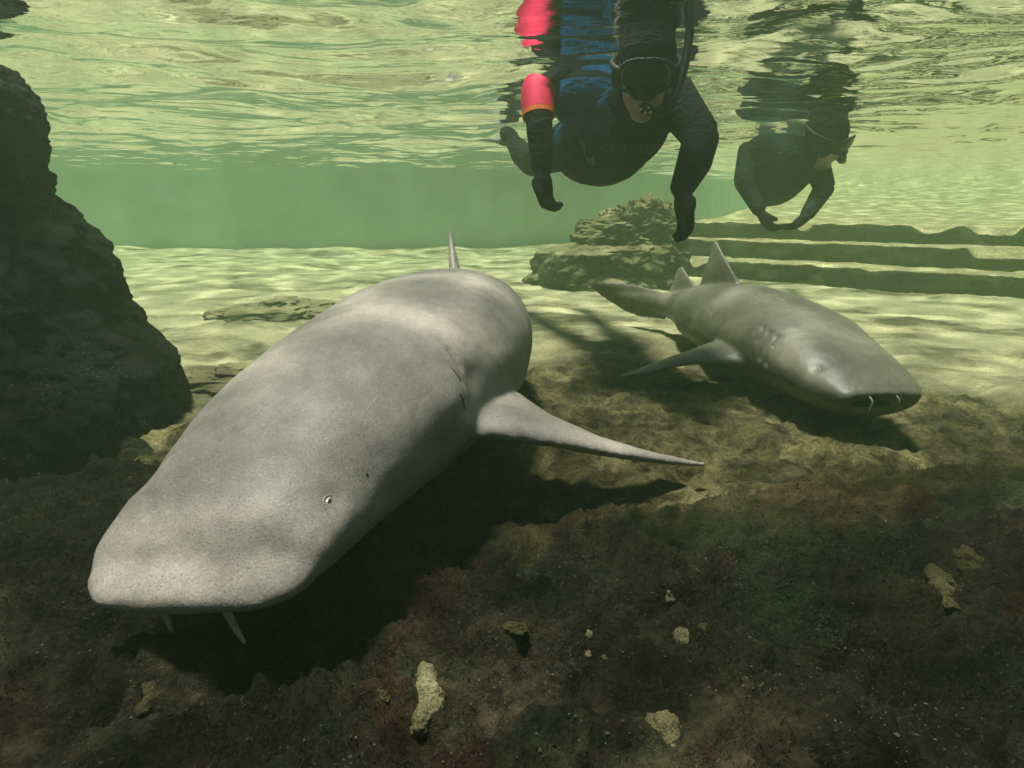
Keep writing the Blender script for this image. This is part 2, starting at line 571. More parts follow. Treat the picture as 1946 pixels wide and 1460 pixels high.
def build_surface():
    xs = spaced(-19.4, -3.5, 4.5, 19.4, 0.02, 1.04)
    ys = spaced(-7.4, 0.8, 6.5, 27.4, 0.014, 1.03)
    X, Y = np.meshgrid(xs, ys)
    x, y = X.ravel(), Y.ravel()
    p = np.stack([x, y, np.zeros_like(x)], 1)
    warp = np.stack([0.25 * perlin(p * 1.3 + 20), 0.25 * perlin(p * 1.3 + 40), p[:, 2]], 1)
    p = p + warp
    z = (0.030 * fbm(p * np.array([0.8, 1.5, 1]), 2) + 0.015 * fbm(p * np.array([2.2, 4.2, 1]) + 4, 3, 0.42)
         - 0.0045 * np.abs(perlin(p * np.array([4.5, 7.5, 1]) + 8)))
    o = link('water_surface', mesh_np('water_surface', np.stack([x, y, WATER_Z + z], 1), grid_quads(len(xs), len(ys))), M['surface'])
    tag(o, 'rippled underside of the water surface mirroring the lagoon', kind='structure')

build_surface()

def rock_mesh(name, ring, prof, nz=160, na=220, noise=(0.06, 3.0), fine=(0.015, 14.0), seed=0.0, jag=0.0, top=True):
    """ring(a) -> unit outline; prof: list of (z, cx, cy, rx, ry); closed top"""
    prof = np.array(prof, float)
    zz = np.linspace(0, 1, nz)
    pi = np.linspace(0, 1, len(prof))
    P = np.stack([np.interp(zz, pi, prof[:, k]) for k in range(5)], 1)
    a = np.linspace(0, 2 * math.pi, na, endpoint=False)
    ca, sa = np.cos(a), np.sin(a)
    ex = 0.75
    ca, sa = np.sign(ca) * np.abs(ca) ** ex, np.sign(sa) * np.abs(sa) ** ex
    V = np.empty((nz, na, 3))
    V[:, :, 0] = P[:, 1:2] + P[:, 3:4] * ca
    V[:, :, 1] = P[:, 2:3] + P[:, 4:5] * sa
    V[:, :, 2] = P[:, 0:1]
    v = V.reshape(-1, 3)
    c = np.stack([np.repeat(P[:, 1], na), np.repeat(P[:, 2], na), v[:, 2] * 0 + P[:, 0].mean()], 1)
    out = v - c
    out /= np.linalg.norm(out, axis=1)[:, None] + 1e-6
    d = noise[0] * fbm(v * noise[1] + seed, 5, 0.55) + fine[0] * fbm(v * fine[1] + seed + 5, 4, 0.6)
    if jag:
        d = d + jag * (ridged(v * noise[1] * 1.7 + seed, 4) - 0.6)
    v = v + out * d[:, None]
    q = grid_quads(na, nz, True)
    v = np.vstack([v, v[-na:].mean(0)[None]])
    me = mesh_np(name, v, q)
    bm = bmesh.new(); bm.from_mesh(me)
    bm.verts.ensure_lookup_table()
    cidx = len(bm.verts) - 1
    base = (nz - 1) * na
    for k in range(na):
        f = bm.faces.new((bm.verts[base + k], bm.verts[base + (k + 1) % na], bm.verts[cidx])); f.smooth = True
    bm.to_mesh(me); bm.free()
    return me

# big dark boulder at the left edge, its silhouette falls in steps from the surface to the sand
prof = []
for z, xr, yr in ((-0.15, -1.0, 1.45), (0.05, -1.02, 1.47), (0.18, -1.04, 1.48), (0.27, -1.10, 1.48), (0.37, -1.16, 1.5), (0.43, -1.165, 1.5),
                  (0.53, -1.22, 1.5), (0.62, -1.28, 1.5), (0.66, -1.325, 1.5), (0.74, -1.33, 1.5), (0.84, -1.30, 1.5),
                  (0.93, -1.31, 1.5), (0.99, -1.35, 1.5), (1.03, -1.46, 1.5), (1.04, -1.8, 1.55)):
    rx = 0.85 - 0.25 * max(z, 0)
    prof.append((z, xr - rx, yr, rx, 0.55 - 0.1 * max(z, 0)))
prof.append((1.05, -2.1, 1.55, 0.2, 0.15))
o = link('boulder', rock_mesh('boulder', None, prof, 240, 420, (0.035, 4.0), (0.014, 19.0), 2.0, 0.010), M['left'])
tag(o, 'large dark boulder rising to the surface beside the big shark', 'boulder')

# layered block under the near swimmer
prof = []
for z, cx, rx, ry in ((-0.1, .84, .70, .5), (0.04, .84, .69, .5), (0.10, .85, .64, .46), (0.15, .85, .66, .48), (0.27, .86, .62, .45), (0.31, .92, .54, .40), (0.33, 1.0, .46, .36),
                      (0.38, 1.0, .47, .36), (0.44, 1.03, .42, .33), (0.49, 1.06, .38, .30), (0.52, 1.10, .30, .26), (0.60, 1.12, .27, .22), (0.66, 1.13, .22, .18), (0.68, 1.13, .07, .06)):
    prof.append((z, cx - .02, 4.95, rx * .95, ry))
o = link('layered_rock', rock_mesh('layered_rock', None, prof, 190, 300, (0.12, 2.4), (0.02, 11.0), 6.0, 0.035), M['strata'])
tag(o, 'stacked ledge rock on the sand below the nearer snorkeller', 'rock')

# low rubble in the sand on the left
def low_rock(loc, rx, ry, h, seed, label):
    prof = [(-0.06, 0, 0, rx, ry), (0.25 * h, 0, 0, rx, ry), (0.7 * h, 0.03, 0, rx * 0.85, ry * 0.85), (h, 0.05, 0, rx * 0.55, ry * 0.5), (h * 1.02, 0.05, 0, rx * 0.12, ry * 0.1)]
    o = link('flat_rock', rock_mesh('flat_rock', None, prof, 50, 110, (0.06, 5.0), (0.012, 18.0), seed, 0.015), M['flat'])
    o.location = loc
    tag(o, label, 'rock', 'low rocks on the sand left of the big shark')

low_rock((-1.45, 3.35, 0), 0.36, 0.22, 0.07, 1.0, 'low dark rock far out on the pale sand, left one of two')
low_rock((-0.93, 3.3, 0), 0.25, 0.2, 0.08, 2.0, 'low dark rock far out on the pale sand, partly behind the big shark')
low_rock((-1.05, 1.98, 0), 0.27, 0.14, 0.06, 3.0, 'flat craggy rock between the boulder and the big shark')
low_rock((-0.72, 2.05, 0), 0.16, 0.14, 0.06, 4.0, 'small craggy rock touching the shark outline behind the boulder')

# terraced steps along the right, worn and uneven
def build_steps():
    root = empty('stone_steps', (2.6, 4.6, 0))
    tag(root, 'worn stone terrace steps running along the right side', 'steps')
    A, B = np.array([1.45, 5.45]), np.array([4.6, 3.2])
    d = (B - A) / np.linalg.norm(B - A)
    nrm = np.array([-d[1], d[0]])
    if nrm[1] < 0: nrm = -nrm
    bpy.context.view_layer.update()
    for k in range(3):
        L0, L1 = -0.5 + 0.1 * k, 6.5
        nl = 420
        s = np.linspace(L0, L1, nl)
        off = 0.50 * k
        depth = 0.75 if k < 2 else 9.0
        h0, h1 = -0.08 if k == 0 else 0.158 * k - 0.1, 0.158 * (k + 1)
        # cross section: front foot, up the riser, rounded lip, tread back
        sec = [(0.0, h0)] + [(0.0, h0 + (h1 - h0) * t) for t in np.linspace(0.15, 0.8, 8)]
        sec += [(0.004, h1 - 0.03), (0.012, h1 - 0.014), (0.028, h1 - 0.004), (0.05, h1)]
        sec += [(0.05 + (depth - 0.05) * t ** 1.5, h1) for t in np.linspace(0.03, 1, 16)]
        sec = np.array(sec)
        S, I = np.meshgrid(s, np.arange(len(sec)))
        S, I = S.ravel(), I.ravel()
        a, z = sec[I, 0] + off, sec[I, 1].copy()
        p = np.stack([S + 11.3 * k, a * 0 + k * 3.37, z], 1)
        wob = 0.09 * fbm(p * np.array([1.2, 1, 2.0]), 4) + 0.045 * fbm(p * np.array([6, 1, 6.0]), 4)
        fade = np.clip(1 - (a - off) / 0.35, 0, 1)
        a = a + wob * fade
        nick = smooth(0.30, 0.55, perlin(np.stack([S * (1.7 + 0.5 * k) + 7.37 * k, S * 0 + 2.2 + 1.63 * k, S * 0 + 0.4 * k], 1)))
        z = z - nick * 0.075 * smooth(h1 - 0.08, h1, z) * fade
        q3 = np.stack([S, a, z], 1)
        if k == 2: z = z + 0.62 * smooth(0.6, 9.0, a - off) * (a - off > 0.3)
        z = z + 0.012 * fbm(q3 * np.array([5, 7, 5.0]), 4) * (z > h0 + 0.02)
        xy = A[None] + S[:, None] * d[None] + a[:, None] * nrm[None]
        v = np.stack([xy[:, 0], xy[:, 1], z], 1)
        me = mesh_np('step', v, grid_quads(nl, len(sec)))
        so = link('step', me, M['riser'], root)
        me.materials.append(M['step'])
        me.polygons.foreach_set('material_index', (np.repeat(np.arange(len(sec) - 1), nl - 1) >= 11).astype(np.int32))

build_steps()

def build_wall():
    xs = np.linspace(-13, 10.0, 240)
    zs = np.linspace(-0.3, WATER_Z + 0.1, 20)
    X, Z = np.meshgrid(xs, zs)
    x, z = X.ravel(), Z.ravel()
    y = 8.5 + 0.35 * np.maximum(x + 1.0, 0) ** 1.6 + 0.04 * fbm(np.stack([x, z, x * 0], 1) * 1.3, 3)
    n = len(x)
    front = np.stack([x, y, z], 1)
    back = np.stack([x - 0.3 * smooth(0.8, 3, x), y + 0.5, z], 1)
    q = grid_quads(len(xs), len(zs))
    side = []
    R = lambda i, j: j * len(xs) + i
    for j in range(len(zs) - 1):
        for i in (0, len(xs) - 1):
            side.append((R(i, j), R(i, j + 1), R(i, j + 1) + n, R(i, j) + n))
    for i in range(len(xs) - 1):
        j = len(zs) - 1
        side.append((R(i, j), R(i + 1, j), R(i + 1, j) + n, R(i, j) + n))
    q = np.vstack([q, q[:, ::-1] + n, np.array(side)])
    o = link('lagoon_wall', mesh_np('lagoon_wall', np.vstack([front, back]), q), M['wall'])
    tag(o, 'green painted lagoon wall, paled for haze, far behind the sand on the left', 'wall')

build_wall()

# ------------------------------------------------------------------ sharks
def loft(bm, stations, n_per=10, nr=48):
    """stations: (x, y, z, half width, height above, depth below); returns sampled spine"""
    S = catmull(stations, n_per)
    n = len(S)
    rings = []
    for i in range(n):
        c = S[i, :3]
        d = S[min(i + 1, n - 1), :3] - S[max(i - 1, 0), :3]
        d = Vector(d).normalized()
        right = d.cross(Vector((0, 0, 1))).normalized()
        up = right.cross(d)
        w, hu, hd = np.maximum(S[i, 3:6], 0.003)
        ring = []
        for k in range(nr):
            t = 2 * math.pi * k / nr
            ct, st = math.cos(t), math.sin(t)
            x = w * math.copysign(abs(ct) ** 0.92, ct)
            y = (hu * abs(st) ** 0.95 if st > 0 else -hd * abs(st) ** 0.75)
            ring.append(bm.verts.new(Vector(c) + right * x + up * y))
        rings.append(ring)
    for r0, r1 in zip(rings, rings[1:]):
        for k in range(nr):
            bm.faces.new((r0[k], r0[(k + 1) % nr], r1[(k + 1) % nr], r1[k]))
    bm.faces.new(rings[0][::-1])
    bm.faces.new(rings[-1])
    return S

def add_fin(bm, L, T, th, n_per=6, m=8):
    """fin from leading edge points L and trailing edge points T, th = thickness at each"""
    L, T = catmull(L, n_per), catmull(T, n_per)
    th = catmull([(t, 0, 0) for t in th], n_per)[:, 0]
    n = len(L)
    span = Vector(L[-1] - L[0])
    rings = []
    for i in range(n):
        l, t = Vector(L[i]), Vector(T[i])
        ch = t - l
        nn = ch.cross(span).normalized()
        ring = []
        for k in range(2 * m):
            u = k / m
            if u <= 1:
                c, s = 0.5 - 0.5 * math.cos(math.pi * u), 1
            else:
                c, s = 0.5 + 0.5 * math.cos(math.pi * (u - 1)), -1
            prof = math.sqrt(max(c, 0)) * (1 - c) * 2.0 + 0.10 * (1 - (2 * c - 1) ** 2) + 0.16 * min(1.0, c * 8)
            ring.append(bm.verts.new(l + ch * c + nn * s * th[i] * 0.5 * prof))
        rings.append(ring)
    for r0, r1 in zip(rings, rings[1:]):
        for k in range(2 * m):
            bm.faces.new((r0[k], r0[(k + 1) % (2 * m)], r1[(k + 1) % (2 * m)], r1[k]))
    bm.faces.new(rings[0][::-1])
    bm.faces.new(rings[-1])

def dent(co, no, c, r, amt, dirv=None):
    d = np.linalg.norm(co - np.array(c), axis=1) / r
    g = np.exp(-d * d * 2.0) * amt
    v = no if dirv is None else np.array(dirv)[None]
    return co + v * g[:, None]

def dist_poly(co, pts):
    best = np.full(len(co), 1e9)
    for a, b in zip(pts, pts[1:]):
        a, b = np.array(a), np.array(b)
        ab = b - a
        t = np.clip(((co - a) @ ab) / (ab @ ab), 0, 1)
        best = np.minimum(best, np.linalg.norm(co - (a + t[:, None] * ab), axis=1))
    return best

def hit(bvh, px, py):
    r = bvh.ray_cast(CAM, pix_ray(px, py).normalized())
    return r[0], r[1]

def eye_part(root, p, nrm, fwd, r, skin):
    """pale rimmed almond eye with a dark pupil"""
    x = (fwd - nrm * fwd.dot(nrm)).normalized()
    y = nrm.cross(x)
    rot = Matrix((x, y, nrm)).transposed()
    bm = bmesh.new()
    add_ball(bm, p - nrm * r * 0.25, r * 1.25, r * 0.85, r * 0.75, rot, 16)
    e = link('eye', bm_mesh('eye', bm), M['eye'], root)
    bm = bmesh.new()
    add_ball(bm, p + nrm * r * 0.22, r * 0.8, r * 0.36, r * 0.36, rot, 14)
    link('pupil', bm_mesh('pupil', bm), M['pupil'], e)
    bm = bmesh.new()
    ring = [p + x * math.cos(a) * r * 1.45 + y * math.sin(a) * r * 1.0 + nrm * r * 0.05 for a in np.linspace(0, 2 * math.pi, 25)]
    add_tube(bm, ring, [r * 0.38] * 25, 8)
    link('eyelid', bm_mesh('eyelid', bm), skin, e)

def barbel_part(root, pts, r0, mat=None):
    c = catmull(pts, 6)
    bm = bmesh.new()
    add_tube(bm, c, np.linspace(r0, r0 * 0.3, len(c)), 10)
    link('barbel', bm_mesh('barbel', bm), mat or M['barbel'], root)

def slit_part(root, pts, nrms, w):
    """thin dark gill slit lying in its groove"""
    bm = bmesh.new()
    n = len(pts)
    rows = []
    for i, (p, q) in enumerate(zip(pts, nrms)):
        d = (pts[min(i + 1, n - 1)] - pts[max(i - 1, 0)]).normalized()
        s = d.cross(q).normalized()
        ww = w * max(0.12, math.sin(math.pi * (i + 0.3) / (n - 0.4)))
        rows.append([bm.verts.new(p + q * 0.0012 + s * ww), bm.verts.new(p + q * 0.0022), bm.verts.new(p + q * 0.0012 - s * ww), bm.verts.new(p - q * 0.004)])
    for a, b in zip(rows, rows[1:]):
        for k in range(4):
            bm.faces.new((a[k], a[(k + 1) % 4], b[(k + 1) % 4], b[k]))
    bm.faces.new(rows[0][::-1]); bm.faces.new(rows[-1])
    link('gill_slit', bm_mesh('gill_slit', bm), M['gill'], root)

def build_big_shark():
    st = [(-.394, .549, .166, .060, .007, .009), (-.394, .554, .167, .097, .012, .014), (-.394, .570, .171, .125, .021, .023),
          (-.393, .600, .179, .143, .036, .040), (-.389, .65, .196, .159, .064, .072), (-.368, .76, .222, .181, .096, .112), (-.338, .90, .243, .206, .128, .152),
          (-.290, 1.10, .258, .232, .162, .185), (-.235, 1.36, .265, .262, .185, .195), (-.190, 1.66, .262, .250, .188, .20),
          (-.200, 1.98, .245, .205, .160, .18), (-.255, 2.35, .215, .130, .120, .14), (-.33, 2.75, .19, .07, .08, .09), (-.42, 3.15, .16, .03, .05, .05), (-.47, 3.4, .16, .012, .03, .03)]
    bm = bmesh.new()
    S = loft(bm, st)
    # left pectoral (towards the camera's right), reaching out and down to the floor
    add_fin(bm, [(-.20, 1.00, .18), (-.07, 1.01, .195), (.08, 1.03, .17), (.22, 1.075, .125), (.36, 1.13, .08), (.45, 1.17, .052)],
            [(-.16, 1.32, .235), (-.03, 1.27, .225), (.09, 1.20, .165), (.22, 1.175, .112), (.36, 1.18, .072), (.455, 1.19, .05)],
            [.07, .062, .045, .032, .022, .012])
    # the other pectoral, swept back against the floor on the far side
    add_fin(bm, [(-.42, 1.06, .17), (-.56, 1.10, .12), (-.66, 1.22, .08), (-.70, 1.36, .06)],
            [(-.44, 1.30, .19), (-.54, 1.32, .13), (-.62, 1.36, .09), (-.69, 1.40, .06)], [.06, .045, .03, .012])
    # dorsal fins and tail
    add_fin(bm, [(-.19, 1.92, .36), (-.212, 2.03, .45), (-.228, 2.14, .515), (-.24, 2.21, .545)],
            [(-.21, 2.22, .34), (-.222, 2.20, .42), (-.236, 2.23, .50), (-.243, 2.235, .545)], [.05, .032, .02, .010])
    add_fin(bm, [(-.27, 2.45, .25), (-.29, 2.55, .29), (-.30, 2.62, .315)], [(-.29, 2.62, .23), (-.30, 2.62, .28), (-.305, 2.66, .312)], [.03, .02, .01])
    add_fin(bm, [(-.36, 2.85, .23), (-.46, 3.2, .20), (-.55, 3.6, .17)], [(-.36, 2.9, .12), (-.46, 3.25, .12), (-.56, 3.62, .15)], [.04, .02, .01])
    me = remesh(bm, 0.0075, 8)
    co, no = get_co(me), get_no(me)
    # sunken cheek behind the eye, swelling over the gills, brow ridge
    b = bvh_of(me)
    def at(px, py):
        p, n = hit(b, px, py)
        return p, n
    pe, ne = at(637, 943)
    ps, ns_ = at(700, 905)
    co = dent(co, no, pe, 0.03, -0.006)
    co = dent(co, no, ps, 0.095, -0.017)
    pg, ng = at(850, 760)
    co = dent(co, no, pg, 0.075, 0.020)
    pb, nb = at(830, 690)
    co = dent(co, no, pb, 0.09, 0.008)
    pk, nk = at(905, 720)
    co = dent(co, no, pk, 0.06, -0.012)
    # mirrored socket on the other side
    def mirror(p):
        k = int(np.argmin(np.linalg.norm(S[:, :2] - np.array(p)[:2], axis=1)))
        d = Vector(S[k + 1, :3] - S[k - 1, :3]).normalized()
        r = d.cross(Vector((0, 0, 1))).normalized()
        v = Vector(p) - Vector(S[k, :3])
        return Vector(p) - 2 * r * v.dot(r)
    pm = mirror(pe)
    co = dent(co, no, pm, 0.035, -0.010)
    co = dent(co, no, mirror(ps), 0.055, -0.012)
    # gill grooves
    lines = [[(856, 668), (866, 682), (874, 694)], [(850, 705), (862, 718), (870, 728)], [(852, 752), (862, 764), (866, 776)]]
    slits = []
    for L in lines:
        hs = [at(*q) for q in L]
        pts = catmull([tuple(h[0]) for h in hs], 4)
        dd = dist_poly(co, pts)
        co = co - no * (0.009 * np.exp(-(dd / 0.011) ** 2))[:, None]
        slits.append(pts)
    co = co + no * (0.0022 * fbm(co * 11, 3))[:, None]
    set_co(me, co)
    root = empty('nurse_shark', (-.3, 1.3, 0.06))
    tag(root, 'big pale grey nurse shark in front, swimming towards the camera', 'shark', 'nurse sharks')
    bpy.context.view_layer.update()
    link('body', me, M['shark'], root)
    b = bvh_of(me)
    fwd = Vector((-.2, -1, -.1)).normalized()
    p, n, *_ = b.find_nearest(pe)
    eye_part(root, p - n * .002, n, fwd, 0.0072, M['shark'])
    p, n, *_ = b.find_nearest(pm)
    eye_part(root, p - n * .002, n, fwd, 0.0072, M['shark'])
    for pts in slits:
        ps_, ns2 = [], []
        for q in pts:
            p, n, *_ = b.find_nearest(Vector(q))
            ps_.append(p); ns2.append(n)
        slit_part(root, ps_, ns2, 0.0022)
    barbel_part(root, [(-.366, .592, .160), (-.358, .583, .140), (-.346, .576, .116), (-.335, .571, .100)], 0.0072)
    barbel_part(root, [(-.446, .600, .162), (-.442, .590, .145), (-.434, .582, .124), (-.428, .578, .110)], 0.0066)
    # nostril flap beside the barbel
    bm = bmesh.new()
    add_ball(bm, (-.322, .592, .156), .014, .010, .009)
    link('nostril_flap', bm_mesh('nostril_flap', bm), M['shark'], root)
    # spiracle
    bm = bmesh.new()
    p, n = hit(b, 697, 902)
    add_ball(bm, p - n * 0.0012, 0.0032, 0.0022, 0.0022)
    link('spiracle', bm_mesh('spiracle', bm), M['dark'], root)

def build_far_shark():
    st = [(.985, 1.386, .142, .075, .012, .028), (.984, 1.394, .144, .108, .022, .045), (.980, 1.425, .147, .128, .040, .072),
          (.972, 1.51, .155, .154, .070, .095), (.962, 1.64, .17, .176, .098, .12), (.950, 1.80, .185, .196, .128, .145),
          (.932, 2.0, .19, .203, .143, .155), (.900, 2.2, .19, .186, .145, .15), (.850, 2.40, .185, .145, .120, .125),
          (.825, 2.58, .175, .092, .088, .09), (.77, 2.76, .165, .052, .058, .06), (.67, 2.91, .165, .026, .04, .04), (.56, 3.02, .17, .012, .025, .025)]
    bm = bmesh.new()
    S = loft(bm, st)
    add_fin(bm, [(.86, 1.74, .115), (.75, 1.77, .13), (.60, 1.86, .105), (.48, 1.895, .062), (.38, 1.93, .036)],
            [(.86, 1.99, .175), (.74, 1.965, .165), (.60, 1.96, .115), (.47, 1.96, .064), (.375, 1.945, .034)], [.055, .045, .03, .02, .010])
    add_fin(bm, [(1.06, 1.76, .13), (1.18, 1.74, .12), (1.30, 1.80, .085), (1.36, 1.86, .06)],
            [(1.06, 1.96, .14), (1.18, 1.93, .12), (1.28, 1.92, .09), (1.355, 1.90, .06)], [.055, .04, .025, .010])
    add_fin(bm, [(.90, 2.16, .31), (.868, 2.26, .40), (.852, 2.33, .455), (.846, 2.38, .49)],
            [(.815, 2.47, .27), (.822, 2.43, .36), (.836, 2.42, .43), (.843, 2.415, .488)], [.045, .03, .018, .010])
    add_fin(bm, [(.845, 2.48, .24), (.82, 2.59, .31), (.802, 2.67, .355)], [(.765, 2.75, .20), (.78, 2.73, .29), (.796, 2.715, .352)], [.03, .02, .010])
    add_fin(bm, [(.775, 2.75, .215), (.67, 2.91, .235), (.57, 3.01, .24), (.45, 3.11, .222)], [(.765, 2.76, .085), (.655, 2.92, .075), (.545, 3.03, .12), (.43, 3.13, .198)], [.036, .026, .020, .014])
    me = remesh(bm, 0.006, 7)
    co, no = get_co(me), get_no(me)
    b = bvh_of(me)
    pm, nm = hit(b, 1655, 768)
    tan = Vector((1, .15, .02)).normalized()
    # open mouth under the snout edge
    rel = co - np.array(pm)
    a = rel @ np.array(tan)
    rest = np.linalg.norm(rel - a[:, None] * np.array(tan), axis=1)
    g = np.exp(-(a / 0.055) ** 4 - (rest / 0.017) ** 2)
    co = co + np.array([0, 1, 0.1])[None] * (0.022 * g)[:, None]
    pe, ne = hit(b, 1553, 698)
    co = dent(co, no, pe, 0.03, -0.006)
    lines = [[(1476, 640), (1462, 662), (1455, 690)], [(1462, 632), (1448, 655), (1442, 680)], [(1452, 622), (1438, 645)]]
    for L in lines:
        hs = [hit(b, *q) for q in L]
        if any(h[0] is None for h in hs): continue
        dd = dist_poly(co, [tuple(h[0]) for h in hs])
        co = co - no * (0.006 * np.exp(-(dd / 0.009) ** 2))[:, None]
    co = co + no * (0.002 * fbm(co * 11 + 3, 3))[:, None]
    set_co(me, co)
    root = empty('nurse_shark', (.93, 2.0, 0.04))
    tag(root, 'smaller olive nurse shark on the right resting on the sand', 'shark', 'nurse sharks')
    bpy.context.view_layer.update()
    link('body', me, M['shark2'], root)
    b = bvh_of(me)
    fwd = Vector((.1, -1, -.1)).normalized()
    p, n, *_ = b.find_nearest(pe)
    eye_part(root, p - n * .002, n, fwd, 0.0068, M['shark2'])
    q = Vector(pe); q.x = 2 * 0.972 - q.x
    p, n, *_ = b.find_nearest(q)
    eye_part(root, p - n * .002, n, fwd, 0.0068, M['shark2'])
    bm = bmesh.new()
    pts = []
    for px in range(1618, 1698, 8):
        p, n = hit(b, px, 768 - (px - 1655) * 0.03)
        if p is not None: pts.append(p + n * 0.001)
    add_tube(bm, pts, [0.003 + 0.0045 * math.sin(math.pi * (i + .5) / len(pts)) for i in range(len(pts))], 10)
    link('mouth', bm_mesh('mouth', bm), M['dark'], root)
    p, n = hit(b, 1652, 752)
    barbel_part(root, [p + Vector((0, .008, 0)), p + Vector((.003, -.012, -.012)), p + Vector((-.001, -.016, -.03)), p + Vector((-.004, -.016, -.04))], 0.0035, M['shark2'])
    p, n = hit(b, 1704, 750)
    barbel_part(root, [p + Vector((0, .008, 0)), p + Vector((.003, -.01, -.012)), p + Vector((.003, -.012, -.028)), p + Vector((.003, -.012, -.036))], 0.003, M['shark2'])

build_big_shark()
build_far_shark()

# ------------------------------------------------------------------ snorkellers
def frame(f, u):
    """rotation whose -Y looks along f and whose Z is u"""
    y = -Vector(f).normalized()
    z = Vector(u)
    z = (z - y * z.dot(y)).normalized()
    x = y.cross(z)
    return Matrix((x, y, z)).transposed()

def add_hand(bm, wrist, d, palm_n, side, curl=0.5, scale=1.0):
    """palm and five bent fingers; d = direction of the hand, palm_n = way the palm faces, side = way the thumb leaves"""
    d = Vector(d).normalized(); pn = Vector(palm_n)
    pn = (pn - d * pn.dot(d)).normalized()
    s = d.cross(pn).normalized()
    if s.dot(Vector(side)) < 0: s = -s
    w = Vector(wrist)
    rot = Matrix((s, d, pn)).transposed()
    add_ball(bm, w + d * 0.05 * scale, .043 * scale, .056 * scale, .019 * scale, rot, 14)
    for off, ln in ((.030, .072), (.010, .080), (-.011, .074), (-.031, .058)):
        p0 = w + d * 0.085 * scale + s * off * scale
        pts = [p0 - d * .02 * scale, p0]
        ang, p = 0.0, p0
        for seg, f in ((0.45, 0.5), (0.32, 1.0), (0.23, 1.3)):
            ang += curl * f
            p = p + (d * math.cos(ang) + pn * math.sin(ang)) * ln * seg * scale + s * off * 0.12 * scale
            pts.append(p)
        add_tube(bm, pts, [.0105 * scale, .0105 * scale, .0098 * scale, .009 * scale, .0078 * scale], 8)
    p0 = w + d * .03 * scale + s * .032 * scale
    add_tube(bm, [p0 - s * .012 * scale, p0 + s * .018 * scale + d * .018 * scale, p0 + s * .030 * scale + d * .045 * scale + pn * .012 * scale,
                  p0 + s * .030 * scale + d * .066 * scale + pn * .024 * scale], [.014 * scale, .0125 * scale, .011 * scale, .009 * scale], 8)

def add_head(bm, c, R):
    c = Vector(c)
    L = lambda x, y, z: c + R @ Vector((x, y, z))
    add_ball(bm, L(0, .012, .03), .078, .098, .095, R)            # skull
    add_ball(bm, L(0, -.035, -.035), .060, .055, .075, R)         # face
    add_ball(bm, L(0, -.055, -.092), .034, .030, .028, R)         # chin
    add_ball(bm, L(0, -.072, .018), .055, .022, .020, R)          # brow
    add_tube(bm, [L(0, -.088, .010), L(0, -.100, -.018), L(0, -.108, -.034)], [.010, .013, .015], 10)   # nose
    for s in (-1, 1):
        add_ball(bm, L(s * .032, -.074, -.030), .022, .018, .020, R)   # cheeks
        add_ball(bm, L(s * .080, .012, -.012), .010, .020, .032, R)    # ears
        add_ball(bm, L(s * .030, -.080, .004), .012, .010, .010, R)    # eyes
    add_ball(bm, L(0, -.094, -.058), .024, .010, .007, R)         # upper lip
    add_ball(bm, L(0, -.090, -.070), .021, .010, .008, R)         # lower lip
    return L

def split_shell(me, mask_fn, name, m, parent, off=0.003):
    """garment: the faces of the body that mask_fn picks, pushed out a little"""
    co, no = get_co(me), get_no(me)
    cen = np.array([p.center for p in me.polygons])
    keep = mask_fn(cen)
    faces = [tuple(p.vertices) for p, k in zip(me.polygons, keep) if k]
    used = sorted({v for f in faces for v in f})
    idx = {v: i for i, v in enumerate(used)}
    verts = co[used] + no[used] * off
    out = bpy.data.meshes.new(name)
    out.from_pydata([tuple(v) for v in verts], [], [tuple(idx[v] for v in f) for f in faces])
    out.polygons.foreach_set('use_smooth', np.ones(len(out.polygons), bool))
    out.update()
    o = link(name, out, m, parent)
    so = o.modifiers.new('thickness', 'SOLIDIFY')
    so.thickness = 0.002
    so.offset = 1
    return o

def seg_dist(c, a, b):
    a, b = np.array(a), np.array(b)
    ab = b - a
    t = ((c - a) @ ab) / (ab @ ab)
    tc = np.clip(t, 0, 1)
    return np.linalg.norm(c - (a + tc[:, None] * ab), axis=1), t

def mask_parts(root, L, R, turned=False):
    """diving mask: skirt, lens, strap; snorkel with mouthpiece"""
    bm = bmesh.new()
    pts = []
    for k in range(33):
        a = 2 * math.pi * k / 32
        x = .070 * math.copysign(abs(math.cos(a)) ** .7, math.cos(a))
        z = .010 + .040 * math.copysign(abs(math.sin(a)) ** .8, math.sin(a)) - (.012 if abs(x) < .03 and math.sin(a) < 0 else 0)
        y = -.112 + .38 * abs(x) ** 1.3
        pts.append(L(x, y, z))
    for q0, q1 in zip(pts, pts[1:]):
        add_tube(bm, [q0, q1], [.006, .006], 8)
    add_ball(bm, L(0, -.080, -.004), .064, .036, .043, R)
    add_ball(bm, L(0, -.106, -.026), .022, .022, .024, R)
    k = link('mask', bm_mesh('mask', bm), M['rubber'], root)
    bm = bmesh.new()
    add_ball(bm, L(0, -.104, .012), .062, .017, .036, R, 24)
    link('lens', bm_mesh('lens', bm), M['lens'], k)
    bm = bmesh.new()
    ring = [L(.094 * math.cos(a), .012 + .110 * math.sin(a), .022 + .008 * math.sin(a)) for a in np.linspace(-.75, math.pi + .75, 30)]
    add_tube(bm, ring, [.0085] * 30, 8)
    link('strap', bm_mesh('strap', bm), M['rubber'], k)

